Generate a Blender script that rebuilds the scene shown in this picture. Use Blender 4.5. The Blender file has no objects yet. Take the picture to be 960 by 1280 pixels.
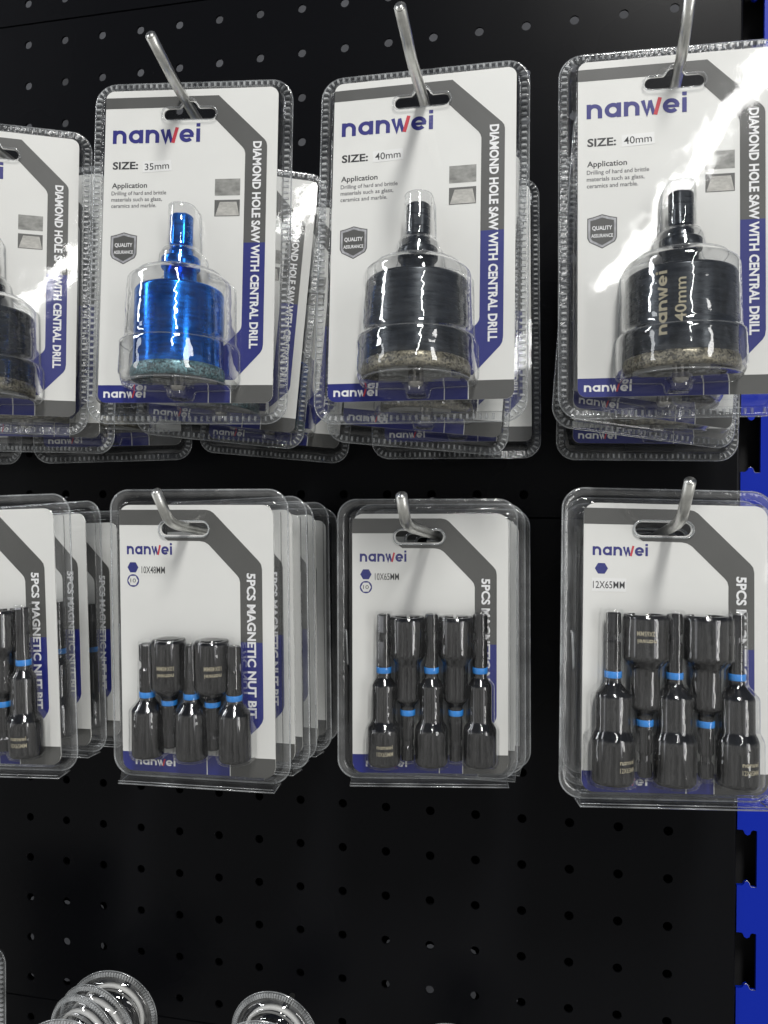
import bpy, math, random
from mathutils import Vector, Matrix
from mathutils.geometry import tessellate_polygon
random.seed(7)
R = math.radians
MM = 0.001
scene = bpy.context.scene
COL = scene.collection

# ------------------------------------------------------------------ camera
cam_data = bpy.data.cameras.new("camera")
cam = bpy.data.objects.new("camera", cam_data)
COL.objects.link(cam)
cam.location = (0.1104921, -0.4198868, 0.0081494)
cam.rotation_euler = (1.5582, -0.0031, 0.2047)
cam_data.sensor_fit = 'VERTICAL'
cam_data.sensor_height = 36.0
cam_data.sensor_width = 27.0
cam_data.lens = 961.0 / 1280.0 * 36.0
cam_data.clip_start = 0.01
cam_data.clip_end = 100.0
scene.camera = cam

# ------------------------------------------------------------------ render
scene.render.engine = 'CYCLES'
scene.cycles.use_denoising = True
scene.cycles.max_bounces = 10
scene.cycles.transparent_max_bounces = 48
scene.cycles.glossy_bounces = 5
scene.cycles.diffuse_bounces = 3
scene.cycles.transmission_bounces = 6
scene.cycles.caustics_reflective = False
scene.cycles.caustics_refractive = False
scene.cycles.sample_clamp_indirect = 4.0
scene.view_settings.view_transform = 'Standard'
scene.view_settings.look = 'None'
scene.view_settings.gamma = 1.0
scene.view_settings.exposure = 0.0

# ------------------------------------------------------------------ room light (shop hall: grey surroundings, dark ceiling)
world = bpy.data.worlds.new("World")
scene.world = world
world.use_nodes = True
wn, wl = world.node_tree.nodes, world.node_tree.links
wn.clear()
w_out = wn.new('ShaderNodeOutputWorld')
w_bg = wn.new('ShaderNodeBackground')
w_tc = wn.new('ShaderNodeTexCoord')
w_sep = wn.new('ShaderNodeSeparateXYZ')
w_ramp = wn.new('ShaderNodeValToRGB')
wl.new(w_tc.outputs['Generated'], w_sep.inputs[0])
w_map = wn.new('ShaderNodeMapRange')
w_map.inputs['From Min'].default_value = -1.0
w_map.inputs['From Max'].default_value = 1.0
wl.new(w_sep.outputs['Z'], w_map.inputs['Value'])
wl.new(w_map.outputs[0], w_ramp.inputs[0])
cr = w_ramp.color_ramp
cr.elements[0].position = 0.0
cr.elements[0].color = (0.26, 0.26, 0.25, 1)
cr.elements[1].position = 1.0
cr.elements[1].color = (0.035, 0.045, 0.07, 1)
for p, c in ((0.42, (0.40, 0.395, 0.38, 1)), (0.52, (0.44, 0.44, 0.43, 1)), (0.62, (0.13, 0.14, 0.165, 1)), (0.72, (0.035, 0.045, 0.07, 1))):
    e = cr.elements.new(p)
    e.color = c
w_noise = wn.new('ShaderNodeTexNoise')
w_noise.inputs['Scale'].default_value = 4.0
w_noise.inputs['Detail'].default_value = 3.0
wl.new(w_tc.outputs['Generated'], w_noise.inputs['Vector'])
w_nr = wn.new('ShaderNodeMapRange')
w_nr.inputs['From Min'].default_value = 0.32
w_nr.inputs['From Max'].default_value = 0.68
w_nr.inputs['To Min'].default_value = 0.35
w_nr.inputs['To Max'].default_value = 1.7
w_cs = wn.new('ShaderNodeSeparateColor')
wl.new(w_noise.outputs['Color'], w_cs.inputs[0])
wl.new(w_cs.outputs[0], w_nr.inputs['Value'])
w_mul = wn.new('ShaderNodeVectorMath')
w_mul.operation = 'SCALE'
wl.new(w_ramp.outputs[0], w_mul.inputs[0])
wl.new(w_nr.outputs[0], w_mul.inputs['Scale'])
wl.new(w_mul.outputs[0], w_bg.inputs['Color'])
w_bg.inputs['Strength'].default_value = 1.0
wl.new(w_bg.outputs[0], w_out.inputs[0])


def area(name, loc, target, sx, sy, power, color=(1, 1, 1)):
    ld = bpy.data.lights.new(name, 'AREA')
    ld.shape = 'RECTANGLE'
    ld.size, ld.size_y = sx, sy
    ld.energy = power
    ld.color = color
    o = bpy.data.objects.new(name, ld)
    COL.objects.link(o)
    o.location = loc
    d = Vector(target) - Vector(loc)
    o.rotation_euler = d.to_track_quat('-Z', 'Y').to_euler()
    return o


# strip fittings under the hall ceiling, all in front of the board
key = area("ceiling_strip_light", (0.50, -1.50, 1.74), (0.02, -0.05, 0.0), 0.24, 0.62, 40, (1.0, 0.985, 0.95))
area("ceiling_strip_light", (-2.3, -1.0, 1.6), (0, 0, 0), 0.25, 1.2, 18, (0.97, 0.985, 1.0))
# fittings further down the hall; their mirror images are the glare on the packs
far = area("ceiling_strip_light", (1.56, -5.25, 2.6), (1.56, -5.25, 0.0), 0.18, 2.4, 42, (1.0, 0.99, 0.97))
far.rotation_euler = (R(22), 0, R(-20))
# tall side lights added for upright highlights on the bits and some fill
area("added_side_light", (4.0, -4.2, 0.5), (0, 0, 0.0), 0.8, 3.6, 62, (1.0, 0.99, 0.97))
area("added_side_light", (-4.6, -2.9, 0.4), (0, 0, 0.0), 0.6, 3.2, 22, (0.96, 0.98, 1.0))  # weaker counterpart added on the left
# lamp of the aisle behind the rack (seen only as light through the board's holes)
area("aisle_strip_light", (-0.45, 0.40, 0.95), (-0.25, 0.72, 0.35), 0.4, 0.4, 0.02, (0.95, 0.97, 1.0))

# ------------------------------------------------------------------ materials
MATS = {}


def new_mat(name):
    m = bpy.data.materials.new(name)
    m.use_nodes = True
    m.node_tree.nodes.clear()
    MATS[name] = m
    return m, m.node_tree.nodes, m.node_tree.links


def principled(name, color, rough=0.5, metal=0.0, spec=0.5, noise=None, bump=None, rough_noise=None, aniso=0.0, coat=0.0):
    """noise=(scale vec, amount) colour mottling, bump=(scale vec, strength, distance)"""
    m, n, l = new_mat(name)
    out = n.new('ShaderNodeOutputMaterial')
    b = n.new('ShaderNodeBsdfPrincipled')
    l.new(b.outputs[0], out.inputs[0])
    b.inputs['Base Color'].default_value = (*color, 1)
    b.inputs['Roughness'].default_value = rough
    b.inputs['Metallic'].default_value = metal
    b.inputs['Specular IOR Level'].default_value = spec
    b.inputs['Anisotropic'].default_value = aniso
    b.inputs['Coat Weight'].default_value = coat
    tc = n.new('ShaderNodeTexCoord')

    def tex(scale, detail=3):
        mp = n.new('ShaderNodeMapping')
        mp.inputs['Scale'].default_value = scale
        l.new(tc.outputs['Object'], mp.inputs[0])
        t = n.new('ShaderNodeTexNoise')
        t.inputs['Scale'].default_value = 1.0
        t.inputs['Detail'].default_value = detail
        l.new(mp.outputs[0], t.inputs['Vector'])
        return t
    if noise:
        t = tex(noise[0])
        r = n.new('ShaderNodeMapRange')
        r.inputs['From Min'].default_value = 0.3
        r.inputs['From Max'].default_value = 0.7
        r.inputs['To Min'].default_value = 1 - noise[1]
        r.inputs['To Max'].default_value = 1 + noise[1]
        l.new(t.outputs[0], r.inputs[0])
        s = n.new('ShaderNodeVectorMath')
        s.operation = 'SCALE'
        s.inputs[0].default_value = color
        l.new(r.outputs[0], s.inputs['Scale'])
        l.new(s.outputs[0], b.inputs['Base Color'])
    if rough_noise:
        t = tex(rough_noise[0])
        r = n.new('ShaderNodeMapRange')
        r.inputs['From Min'].default_value = 0.3
        r.inputs['From Max'].default_value = 0.7
        r.inputs['To Min'].default_value = max(0.02, rough - rough_noise[1])
        r.inputs['To Max'].default_value = rough + rough_noise[1]
        l.new(t.outputs[0], r.inputs[0])
        l.new(r.outputs[0], b.inputs['Roughness'])
    if bump:
        t = tex(bump[0])
        bn = n.new('ShaderNodeBump')
        bn.inputs['Strength'].default_value = bump[1]
        bn.inputs['Distance'].default_value = bump[2]
        l.new(t.outputs[0], bn.inputs['Height'])
        l.new(bn.outputs[0], b.inputs['Normal'])
    return m


def clear_plastic(name, tint, ior, rough, haze, wobble, scale, boost=1.0, cap=1.0):
    """thin vacuum-formed PET sheet: see-through, mirror-like with Fresnel, a little milky"""
    m, n, l = new_mat(name)
    out = n.new('ShaderNodeOutputMaterial')
    tr = n.new('ShaderNodeBsdfTransparent')
    tr.inputs[0].default_value = (*tint, 1)
    gl = n.new('ShaderNodeBsdfGlossy')
    gl.inputs['Color'].default_value = (1, 1, 1, 1)
    gl.inputs['Roughness'].default_value = rough
    di = n.new('ShaderNodeBsdfDiffuse')
    di.inputs[0].default_value = (0.75, 0.77, 0.78, 1)
    tc = n.new('ShaderNodeTexCoord')
    t = n.new('ShaderNodeTexNoise')
    t.inputs['Scale'].default_value = scale
    t.inputs['Detail'].default_value = 2
    l.new(tc.outputs['Object'], t.inputs['Vector'])
    bn = n.new('ShaderNodeBump')
    bn.inputs['Strength'].default_value = wobble
    bn.inputs['Distance'].default_value = 0.001
    l.new(t.outputs[0], bn.inputs['Height'])
    l.new(bn.outputs[0], gl.inputs['Normal'])
    mul = n.new('ShaderNodeMath')
    mul.operation = 'MULTIPLY'
    mul.use_clamp = True
    mul.inputs[1].default_value = boost
    # Schlick reflectance of a thin sheet, the same from either side
    geo = n.new('ShaderNodeNewGeometry')
    dot = n.new('ShaderNodeVectorMath')
    dot.operation = 'DOT_PRODUCT'
    l.new(geo.outputs['Incoming'], dot.inputs[0])
    l.new(bn.outputs[0], dot.inputs[1])
    ab = n.new('ShaderNodeMath')
    ab.operation = 'ABSOLUTE'
    l.new(dot.outputs['Value'], ab.inputs[0])
    om = n.new('ShaderNodeMath')
    om.operation = 'SUBTRACT'
    om.use_clamp = True
    om.inputs[0].default_value = 1.0
    l.new(ab.outputs[0], om.inputs[1])
    pw = n.new('ShaderNodeMath')
    pw.operation = 'POWER'
    pw.inputs[1].default_value = 5.0
    l.new(om.outputs[0], pw.inputs[0])
    f0 = ((ior - 1) / (ior + 1)) ** 2
    ma = n.new('ShaderNodeMath')
    ma.operation = 'MULTIPLY_ADD'
    ma.inputs[1].default_value = 1 - f0
    ma.inputs[2].default_value = f0
    l.new(pw.outputs[0], ma.inputs[0])
    l.new(ma.outputs[0], mul.inputs[0])
    cp = n.new('ShaderNodeMath')
    cp.operation = 'MINIMUM'
    cp.inputs[1].default_value = cap
    l.new(mul.outputs[0], cp.inputs[0])
    m1 = n.new('ShaderNodeMixShader')
    l.new(cp.outputs[0], m1.inputs[0])
    l.new(tr.outputs[0], m1.inputs[1])
    l.new(gl.outputs[0], m1.inputs[2])
    m2 = n.new('ShaderNodeMixShader')
    # faint scuffs make the haze uneven
    t2 = n.new('ShaderNodeTexNoise')
    t2.inputs['Scale'].default_value = 90
    t2.inputs['Detail'].default_value = 6
    l.new(tc.outputs['Object'], t2.inputs['Vector'])
    mr = n.new('ShaderNodeMapRange')
    mr.inputs['From Min'].default_value = 0.35
    mr.inputs['From Max'].default_value = 0.75
    mr.inputs['To Min'].default_value = haze * 0.4
    mr.inputs['To Max'].default_value = haze * 2.0
    l.new(t2.outputs[0], mr.inputs[0])
    l.new(mr.outputs[0], m2.inputs[0])
    l.new(m1.outputs[0], m2.inputs[1])
    l.new(di.outputs[0], m2.inputs[2])
    l.new(m2.outputs[0], out.inputs[0])
    return m


def grit_mat(name, color):
    m, n, l = new_mat(name)
    out = n.new('ShaderNodeOutputMaterial')
    b = n.new('ShaderNodeBsdfPrincipled')
    l.new(b.outputs[0], out.inputs[0])
    tc = n.new('ShaderNodeTexCoord')
    v = n.new('ShaderNodeTexVoronoi')
    v.inputs['Scale'].default_value = 1500
    l.new(tc.outputs['Object'], v.inputs['Vector'])
    cs = n.new('ShaderNodeSeparateColor')
    l.new(v.outputs['Color'], cs.inputs[0])
    r = n.new('ShaderNodeValToRGB')
    r.color_ramp.elements[0].color = (color[0] * 0.3, color[1] * 0.3, color[2] * 0.3, 1)
    r.color_ramp.elements[1].color = (min(1, color[0] * 2.6), min(1, color[1] * 2.5), min(1, color[2] * 2.3), 1)
    l.new(cs.outputs[0], r.inputs[0])
    l.new(r.outputs[0], b.inputs['Base Color'])
    b.inputs['Metallic'].default_value = 0.55
    b.inputs['Roughness'].default_value = 0.38
    bn = n.new('ShaderNodeBump')
    bn.inputs['Strength'].default_value = 1.0
    bn.inputs['Distance'].default_value = 0.0006
    l.new(cs.outputs[1], bn.inputs['Height'])
    l.new(bn.outputs[0], b.inputs['Normal'])
    return m


principled("card_white", (0.74, 0.74, 0.715), 0.45, spec=0.35, noise=((40, 40, 40), 0.02))
principled("sticker_white", (0.80, 0.80, 0.79), 0.35, spec=0.4)
principled("print_grey", (0.074, 0.074, 0.070), 0.5, noise=((60, 60, 60), 0.06))
principled("print_blue", (0.004, 0.010, 0.17), 0.5, noise=((60, 60, 60), 0.05))
principled("print_navy", (0.012, 0.012, 0.18), 0.5)
principled("print_red", (0.55, 0.03, 0.05), 0.5)
principled("print_black", (0.02, 0.02, 0.022), 0.5)
principled("print_soft_black", (0.10, 0.10, 0.105), 0.5)
principled("print_white", (0.82, 0.82, 0.83), 0.5)
principled("print_silver", (0.36, 0.36, 0.38), 0.4, noise=((400, 400, 160), 0.5))
principled("tile_grey", (0.24, 0.24, 0.225), 0.5, noise=((300, 300, 500), 0.35))
principled("tile_light", (0.44, 0.43, 0.40), 0.5, noise=((500, 300, 900), 0.18))
principled("tile_dark", (0.10, 0.10, 0.095), 0.5)
clear_plastic("clear_pet", (0.975, 0.978, 0.98), 1.48, 0.05, 0.009, 0.15, 55, 1.0)
clear_plastic("clear_pet_rim", (0.90, 0.905, 0.91), 1.5, 0.12, 0.07, 0.3, 200, 1.3)
clear_plastic("clear_pet_bead", (0.80, 0.82, 0.83), 1.6, 0.12, 0.20, 0.2, 200, 1.8)
clear_plastic("clear_pet_bulge", (0.965, 0.968, 0.97), 1.5, 0.04, 0.012, 0.4, 110, 1.4, 0.6)
clear_plastic("clear_pet_rib", (0.72, 0.74, 0.75), 1.55, 0.15, 0.34, 0.2, 200, 1.5)
clear_plastic("clear_pet_dome", (0.965, 0.968, 0.97), 1.55, 0.035, 0.012, 0.55, 100, 2.2, 0.75)
principled("black_oxide_steel", (0.050, 0.050, 0.052), 0.14, metal=0.92, noise=((1400, 1400, 60), 0.22), rough_noise=((900, 900, 60), 0.05))
principled("saw_black_steel", (0.045, 0.050, 0.055), 0.28, metal=0.7, noise=((200, 200, 900), 0.3), rough_noise=((80, 80, 600), 0.08), bump=((60, 60, 2000), 0.08, 0.0002))
principled("saw_blue_steel", (0.010, 0.16, 0.64), 0.20, metal=0.9, noise=((200, 200, 900), 0.3), rough_noise=((80, 80, 600), 0.06), bump=((60, 60, 2000), 0.07, 0.0002))
principled("blue_ring_plastic", (0.015, 0.24, 0.72), 0.35)
principled("laser_mark", (0.42, 0.38, 0.27), 0.5, metal=0.3)
grit_mat("diamond_grit", (0.12, 0.114, 0.09))
grit_mat("diamond_grit_blue", (0.07, 0.14, 0.17))
principled("bright_drill", (0.45, 0.43, 0.40), 0.3, metal=1.0)
principled("plated_wire", (0.66, 0.66, 0.63), 0.34, metal=1.0, noise=((300, 300, 300), 0.12), rough_noise=((500, 500, 500), 0.06))
principled("black_powder_coat", (0.0048, 0.0050, 0.0060), 0.27, spec=0.075, rough_noise=((9, 9, 9), 0.03), bump=((1500, 1500, 1500), 0.05, 0.0001))
principled("blue_powder_coat", (0.001, 0.018, 0.36), 0.40, spec=0.2, bump=((1500, 1500, 1500), 0.2, 0.0001))
principled("bare_edge", (0.45, 0.45, 0.45), 0.35, metal=1.0)
principled("grey_backdrop", (0.055, 0.057, 0.064), 0.8, noise=((9, 9, 9), 0.5))
principled("painted_slot_shade", (0.006, 0.006, 0.007), 0.8)  # shade inside the upright's slots, put into the colour
principled("white_paper_insert", (0.7, 0.7, 0.68), 0.5)


# ------------------------------------------------------------------ mesh builder (millimetres)
class MB:
    def __init__(self):
        self.v, self.f, self.m, self.s = [], [], [], []
        self.slots = []

    def slot(self, mat):
        if mat not in self.slots:
            self.slots.append(mat)
        return self.slots.index(mat)

    def add(self, verts, faces, mat, smooth=False):
        b = len(self.v)
        k = self.slot(mat)
        self.v += [tuple(p) for p in verts]
        for f in faces:
            self.f.append(tuple(b + i for i in f))
            self.m.append(k)
            self.s.append(smooth)

    def box(self, a, b, mat):
        (x0, y0, z0), (x1, y1, z1) = a, b
        vs = [(x0, y0, z0), (x1, y0, z0), (x1, y1, z0), (x0, y1, z0), (x0, y0, z1), (x1, y0, z1), (x1, y1, z1), (x0, y1, z1)]
        self.add(vs, [(0, 3, 2, 1), (4, 5, 6, 7), (0, 1, 5, 4), (1, 2, 6, 5), (2, 3, 7, 6), (3, 0, 4, 7)], mat)

    def rings(self, rings, mat, smooth=True, closed=True, cap0=False, cap1=False):
        n = len(rings[0])
        vs = [p for r in rings for p in r]
        fs = []
        for i in range(len(rings) - 1):
            for j in range(n if closed else n - 1):
                k = (j + 1) % n
                fs.append((i * n + j, i * n + k, (i + 1) * n + k, (i + 1) * n + j))
        if cap0:
            fs.append(tuple(reversed(range(n))))
        if cap1:
            fs.append(tuple((len(rings) - 1) * n + j for j in range(n)))
        self.add(vs, fs, mat, smooth)

    def tube(self, pts, r, mat, n=10, closed=False, smooth=True):
        pts = [Vector(p) for p in pts]
        m = len(pts)
        rings = []
        up = None
        for i in range(m):
            a = pts[(i - 1) % m] if closed or i > 0 else pts[i]
            b = pts[(i + 1) % m] if closed or i < m - 1 else pts[i]
            t = (b - a).normalized()
            if up is None:
                up = Vector((0, 0, 1)) if abs(t.z) < 0.9 else Vector((1, 0, 0))
            s = t.cross(up).normalized()
            up = s.cross(t).normalized()
            rings.append([pts[i] + s * (r * math.cos(2 * math.pi * j / n)) + up * (r * math.sin(2 * math.pi * j / n)) for j in range(n)])
        if closed:
            rings.append(rings[0])
        self.rings(rings, mat, smooth, True, not closed, not closed)

    def poly(self, loops, y, mat, flip=False):
        """flat polygon(s) with holes in the xz plane at depth y"""
        L = [[Vector((p[0], p[1], 0)) for p in lp] for lp in loops]
        flat = [p for lp in L for p in lp]
        tris = tessellate_polygon(L)
        vs = [(p.x, y, p.y) for p in flat]
        fs = []
        for t in tris:
            a, b, c = (flat[i] for i in t)
            area2 = (b.x - a.x) * (c.y - a.y) - (b.y - a.y) * (c.x - a.x)
            t = tuple(t) if area2 > 0 else tuple(reversed(t))   # CCW seen from -y => normal -y
            fs.append(t)
        self.add(vs, fs, mat)

    def slab(self, loops, y0, y1, mat, edge=None):
        self.poly(loops, y0, mat)
        self.poly(loops, y1, mat)
        for lp in loops:
            self.rings([[(p[0], y0, p[1]) for p in lp], [(p[0], y1, p[1]) for p in lp]], edge or mat, False)

    def build(self, name, parent=None, mesh=None):
        me = bpy.data.meshes.new(name)
        me.from_pydata([(x * MM, y * MM, z * MM) for x, y, z in self.v], [], self.f)
        for s in self.slots:
            me.materials.append(MATS[s])
        me.polygons.foreach_set('material_index', self.m)
        me.polygons.foreach_set('use_smooth', self.s)
        me.update()
        o = bpy.data.objects.new(name, me)
        COL.objects.link(o)
        if parent:
            o.parent = parent
        return o


def tag(o, label=None, cat=None, group=None, kind=None):
    for k, v in (('label', label), ('category', cat), ('group', group), ('kind', kind)):
        if v:
            o[k] = v
    return o


def empty(name, loc=(0, 0, 0)):
    o = bpy.data.objects.new(name, None)
    o.empty_display_size = 0.01
    COL.objects.link(o)
    o.location = loc
    return o


def kids(o):
    return [c for c in bpy.data.objects if c.parent == o]


def copy_tree(o, parent=None):
    c = o.copy()
    COL.objects.link(c)
    c.parent = parent
    for ch in kids(o):
        copy_tree(ch, c)
    return c


def round_rect(w, h, r, step=None, nc=8, ne=1, cx=0, cz=0):
    """outline from the right-bottom corner, counter-clockwise, (x, z)"""
    pts = []
    for k, (sx, sz) in enumerate(((1, -1), (1, 1), (-1, 1), (-1, -1))):
        ox, oz = cx + sx * (w / 2 - r), cz + sz * (h / 2 - r)
        a0 = -90 + 90 * k
        arc = [(ox + r * math.cos(R(a0 + 90 * i / nc)), oz + r * math.sin(R(a0 + 90 * i / nc))) for i in range(nc + 1)]
        pts += arc
        nsx, nsz = ((1, 1), (-1, 1), (-1, -1), (1, -1))[k]
        na = R(a0 + 90)
        ex, ez = cx + nsx * (w / 2 - r), cz + nsz * (h / 2 - r)
        end = (ex + r * math.cos(na), ez + r * math.sin(na))
        st = arc[-1]
        m = ne if isinstance(ne, int) else ne[k % 2]
        for i in range(1, m):
            pts.append((st[0] + (end[0] - st[0]) * i / m, st[1] + (end[1] - st[1]) * i / m))
    return pts


# ------------------------------------------------------------------ lettering
_tx = {}


def text_geo(s, bold=0.0):
    if (s, bold) in _tx:
        return _tx[(s, bold)]
    cu = bpy.data.curves.new("lettering_source", 'FONT')
    cu.body = s
    cu.size = 1.0
    cu.resolution_u = 3
    cu.offset = bold
    o = bpy.data.objects.new("lettering_source", cu)
    COL.objects.link(o)
    bpy.context.view_layer.update()
    dg = bpy.context.evaluated_depsgraph_get()
    ev = o.evaluated_get(dg)
    me = ev.to_mesh()
    vs = [(v.co.x, v.co.y) for v in me.vertices]
    fs = [tuple(p.vertices) for p in me.polygons]
    ev.to_mesh_clear()
    bpy.data.objects.remove(o)
    bpy.data.curves.remove(cu)
    _tx[(s, bold)] = (vs, fs)
    return vs, fs


def _cap():
    v, f = text_geo("H")
    return max(p[1] for p in v)


def text2d(s, width, cap, bold=0.0):
    """verts in mm: left at 0, baseline 0, scaled to a width and a capital height"""
    vs, fs = text_geo(s, bold)
    x0 = min(p[0] for p in vs)
    x1 = max(p[0] for p in vs)
    k = width / (x1 - x0)
    q = cap / _cap()
    return [((x - x0) * k, y * q) for x, y in vs], fs


def put_text(mb, s, x, z, width, cap, y, mat, bold=0.0, angle=0.0, mirror=False):
    vs, fs = text2d(s, width, cap, bold)
    ca, sa = math.cos(R(angle)), math.sin(R(angle))
    out = [(x + a * ca - b * sa, y, z + a * sa + b * ca) for a, b in vs]
    mb.add(out, fs, mat)


def stroke(pts, w):
    """thick polyline -> (verts, faces) in 2D"""
    n = len(pts)
    L, Rr = [], []
    for i in range(n):
        a = pts[max(i - 1, 0)]
        b = pts[min(i + 1, n - 1)]
        if 0 < i < n - 1:
            d1 = Vector((pts[i][0] - a[0], pts[i][1] - a[1])).normalized()
            d2 = Vector((b[0] - pts[i][0], b[1] - pts[i][1])).normalized()
            d = (d1 + d2).normalized()
            k = 1 / max(0.45, d.dot(d1))
        else:
            d = Vector((b[0] - a[0], b[1] - a[1])).normalized()
            k = 1
        nx, ny = -d.y * w / 2 * k, d.x * w / 2 * k
        L.append((pts[i][0] + nx, pts[i][1] + ny))
        Rr.append((pts[i][0] - nx, pts[i][1] - ny))
    vs = L + Rr
    fs = [(i, n + i, n + i + 1, i + 1) for i in range(n - 1)]
    return vs, fs


def arc2(cx, cy, rx, ry, a0, a1, n=18):
    return [(cx + rx * math.cos(R(a0 + (a1 - a0) * i / n)), cy + ry * math.sin(R(a0 + (a1 - a0) * i / n))) for i in range(n + 1)]


def logo_strokes():
    """the brand word in lower case, x-height 1: list of (points, width, is_red)"""
    s = 0.27
    out = []
    x = 0.0

    def letter_n(x):
        out.append(([(x + s / 2, 0), (x + s / 2, 1.0)], s, 0))
        out.append((arc2(x + 0.475, 0.52, 0.475 - s / 2, 0.48 - s / 2, 180, 0) + [(x + 0.95 - s / 2, 0)], s, 0))
    letter_n(x)
    x += 0.95 + 0.15
    out.append((arc2(x + 0.5, 0.5, 0.5 - s / 2, 0.5 - s / 2, 0, 360, 30), s, 0))
    out.append(([(x + 1.0 - s / 2, 0), (x + 1.0 - s / 2, 1.0)], s, 0))
    x += 1.0 + 0.16
    letter_n(x)
    x += 0.95 + 0.08
    out.append(([(x + 0.10, 1.0), (x + 0.36, 0.10), (x + 0.56, 0.95)], s * 0.88, 0))
    out.append(([(x + 0.54, 0.98), (x + 0.78, 0.0)], s * 0.8, 0))
    out.append(([(x + 0.86, -0.03), (x + 1.14, 1.12)], s * 0.86, 1))
    x += 1.30
    out.append((arc2(x + 0.5, 0.5, 0.5 - s / 2, 0.5 - s / 2, 2, 318, 26), s, 0))
    out.append(([(x + 0.16, 0.47), (x + 0.97, 0.47)], s * 0.72, 0))
    x += 1.0 + 0.15
    out.append(([(x + s / 2, 0), (x + s / 2, 1.0)], s, 0))
    out.append(([(x + s / 2, 1.13), (x + s / 2, 1.38)], s, 0))
    x += s
    return out, x


LOGO, LOGO_W = logo_strokes()


def put_logo(mb, x, z, width, xh, y, mat, red, fn=None):
    k = width / LOGO_W
    for i, (pts, w, isr) in enumerate(LOGO):
        vs, fs = stroke(pts, w)
        yy = y - 0.006 * i
        P = [(x + a * k, yy, z + b * xh) for a, b in vs]
        if fn:
            P = [fn(*p) for p in P]
        mb.add(P, fs, red if isr else mat)


# ------------------------------------------------------------------ the board
def panel(z0, z1, x0=-412.5, x1=208.0, gap=0.5):
    """perforated steel panel, 25 mm pitch, real holes, folded edges"""
    root = MB()
    zs0, zs1 = z0 + gap, z1 - gap
    nseg = 12
    rh = 2.45
    ncol = int((200 - x0) // 25)
    yb = 1.1
    for c in range(ncol):
        cx = x0 + 12.5 + c * 25
        for r in range(12):
            cz = z0 + 12.5 + r * 25
            xa, xb = cx - 12.5, cx + 12.5
            za, zb = cz - 12.5, cz + 12.5
            if r == 0:
                za = zs0
            if r == 11:
                zb = zs1
            circ, sq = [], []
            for j in range(nseg):
                a = R(45 + 360 * j / nseg)
                circ.append((cx + rh * math.cos(a), cz + rh * math.sin(a)))
                k = max(abs(math.cos(a)), abs(math.sin(a)))
                px, pz = math.cos(a) / k, math.sin(a) / k
                sq.append((cx + (xb - cx) * px if px > 0 else cx + (cx - xa) * px, cz + (zb - cz) * pz if pz > 0 else cz + (cz - za) * pz))
            root.rings([[(p[0], 0, p[1]) for p in sq], [(p[0], 0, p[1]) for p in circ]], "black_powder_coat", False)
            root.rings([[(p[0], 0, p[1]) for p in circ], [(p[0], yb, p[1]) for p in circ]], "black_powder_coat", True)
    xe = x0 + ncol * 25
    # plain strip at the right end with a rounded fold
    prof = [(xe, 0), (x1 - 1.2, 0), (x1 - 0.5, 0.2), (x1 - 0.15, 0.6), (x1, 1.4), (x1, 14)]
    root.rings([[(px, py, zs0) for px, py in prof], [(px, py, zs1) for px, py in prof]], "black_powder_coat", False, closed=False)
    # folded top and bottom edges
    for z, sgn in ((zs0, -1), (zs1, 1)):
        root.rings([[(x0, 0, z), (x1 - 1.2, 0, z)], [(x0, 1.0, z + sgn * 0.35), (x1 - 1.2, 1.0, z + sgn * 0.35)], [(x0, 12, z + sgn * 0.35), (x1, 12, z + sgn * 0.35)]], "black_powder_coat", False, closed=False)
    return root


def place_panel(z0, z1, label):
    o = panel(z0, z1).build("perforated_panel")
    tag(o, label, "pegboard", "black perforated panels of the rack")
    return o


place_panel(300, 600, "black perforated steel panel at the very top, above the upper seam")
place_panel(0, 300, "black perforated steel panel behind the upper row of hole saw packs")
place_panel(-300, 0, "black perforated steel panel behind and below the row of nut bit packs")
place_panel(-600, -300, "black perforated steel panel at the bottom left edge, below the lowest seam")

# second skin of the rack, seen through the lower holes
mb = MB()
for r in range(30):
    for c in range(26):
        cx, cz = -412.5 - 6 + 12.5 + c * 25, -600 + 12.5 + r * 25 - 4
        circ, sq = [], []
        for j in range(8):
            a = R(45 + 45 * j)
            circ.append((cx + 3 * math.cos(a), cz + 3 * math.sin(a)))
            k = max(abs(math.cos(a)), abs(math.sin(a)))
            sq.append((cx + 12.5 * math.cos(a) / k, cz + 12.5 * math.sin(a) / k))
        mb.rings([[(p[0], 46, p[1]) for p in sq], [(p[0], 46, p[1]) for p in circ]], "black_powder_coat", False)
tag(mb.build("rear_wall_panel"), kind='structure')
mb = MB()
mb.box((-900, 700, -900), (700, 705, 900), "grey_backdrop")
tag(mb.build("back_wall"), kind='structure')

# ------------------------------------------------------------------ blue slotted upright
up = empty("rack_upright", (0.2352, 0, 0))
tag(up, "blue slotted steel upright at the right edge of the black board", "rack upright")


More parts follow.
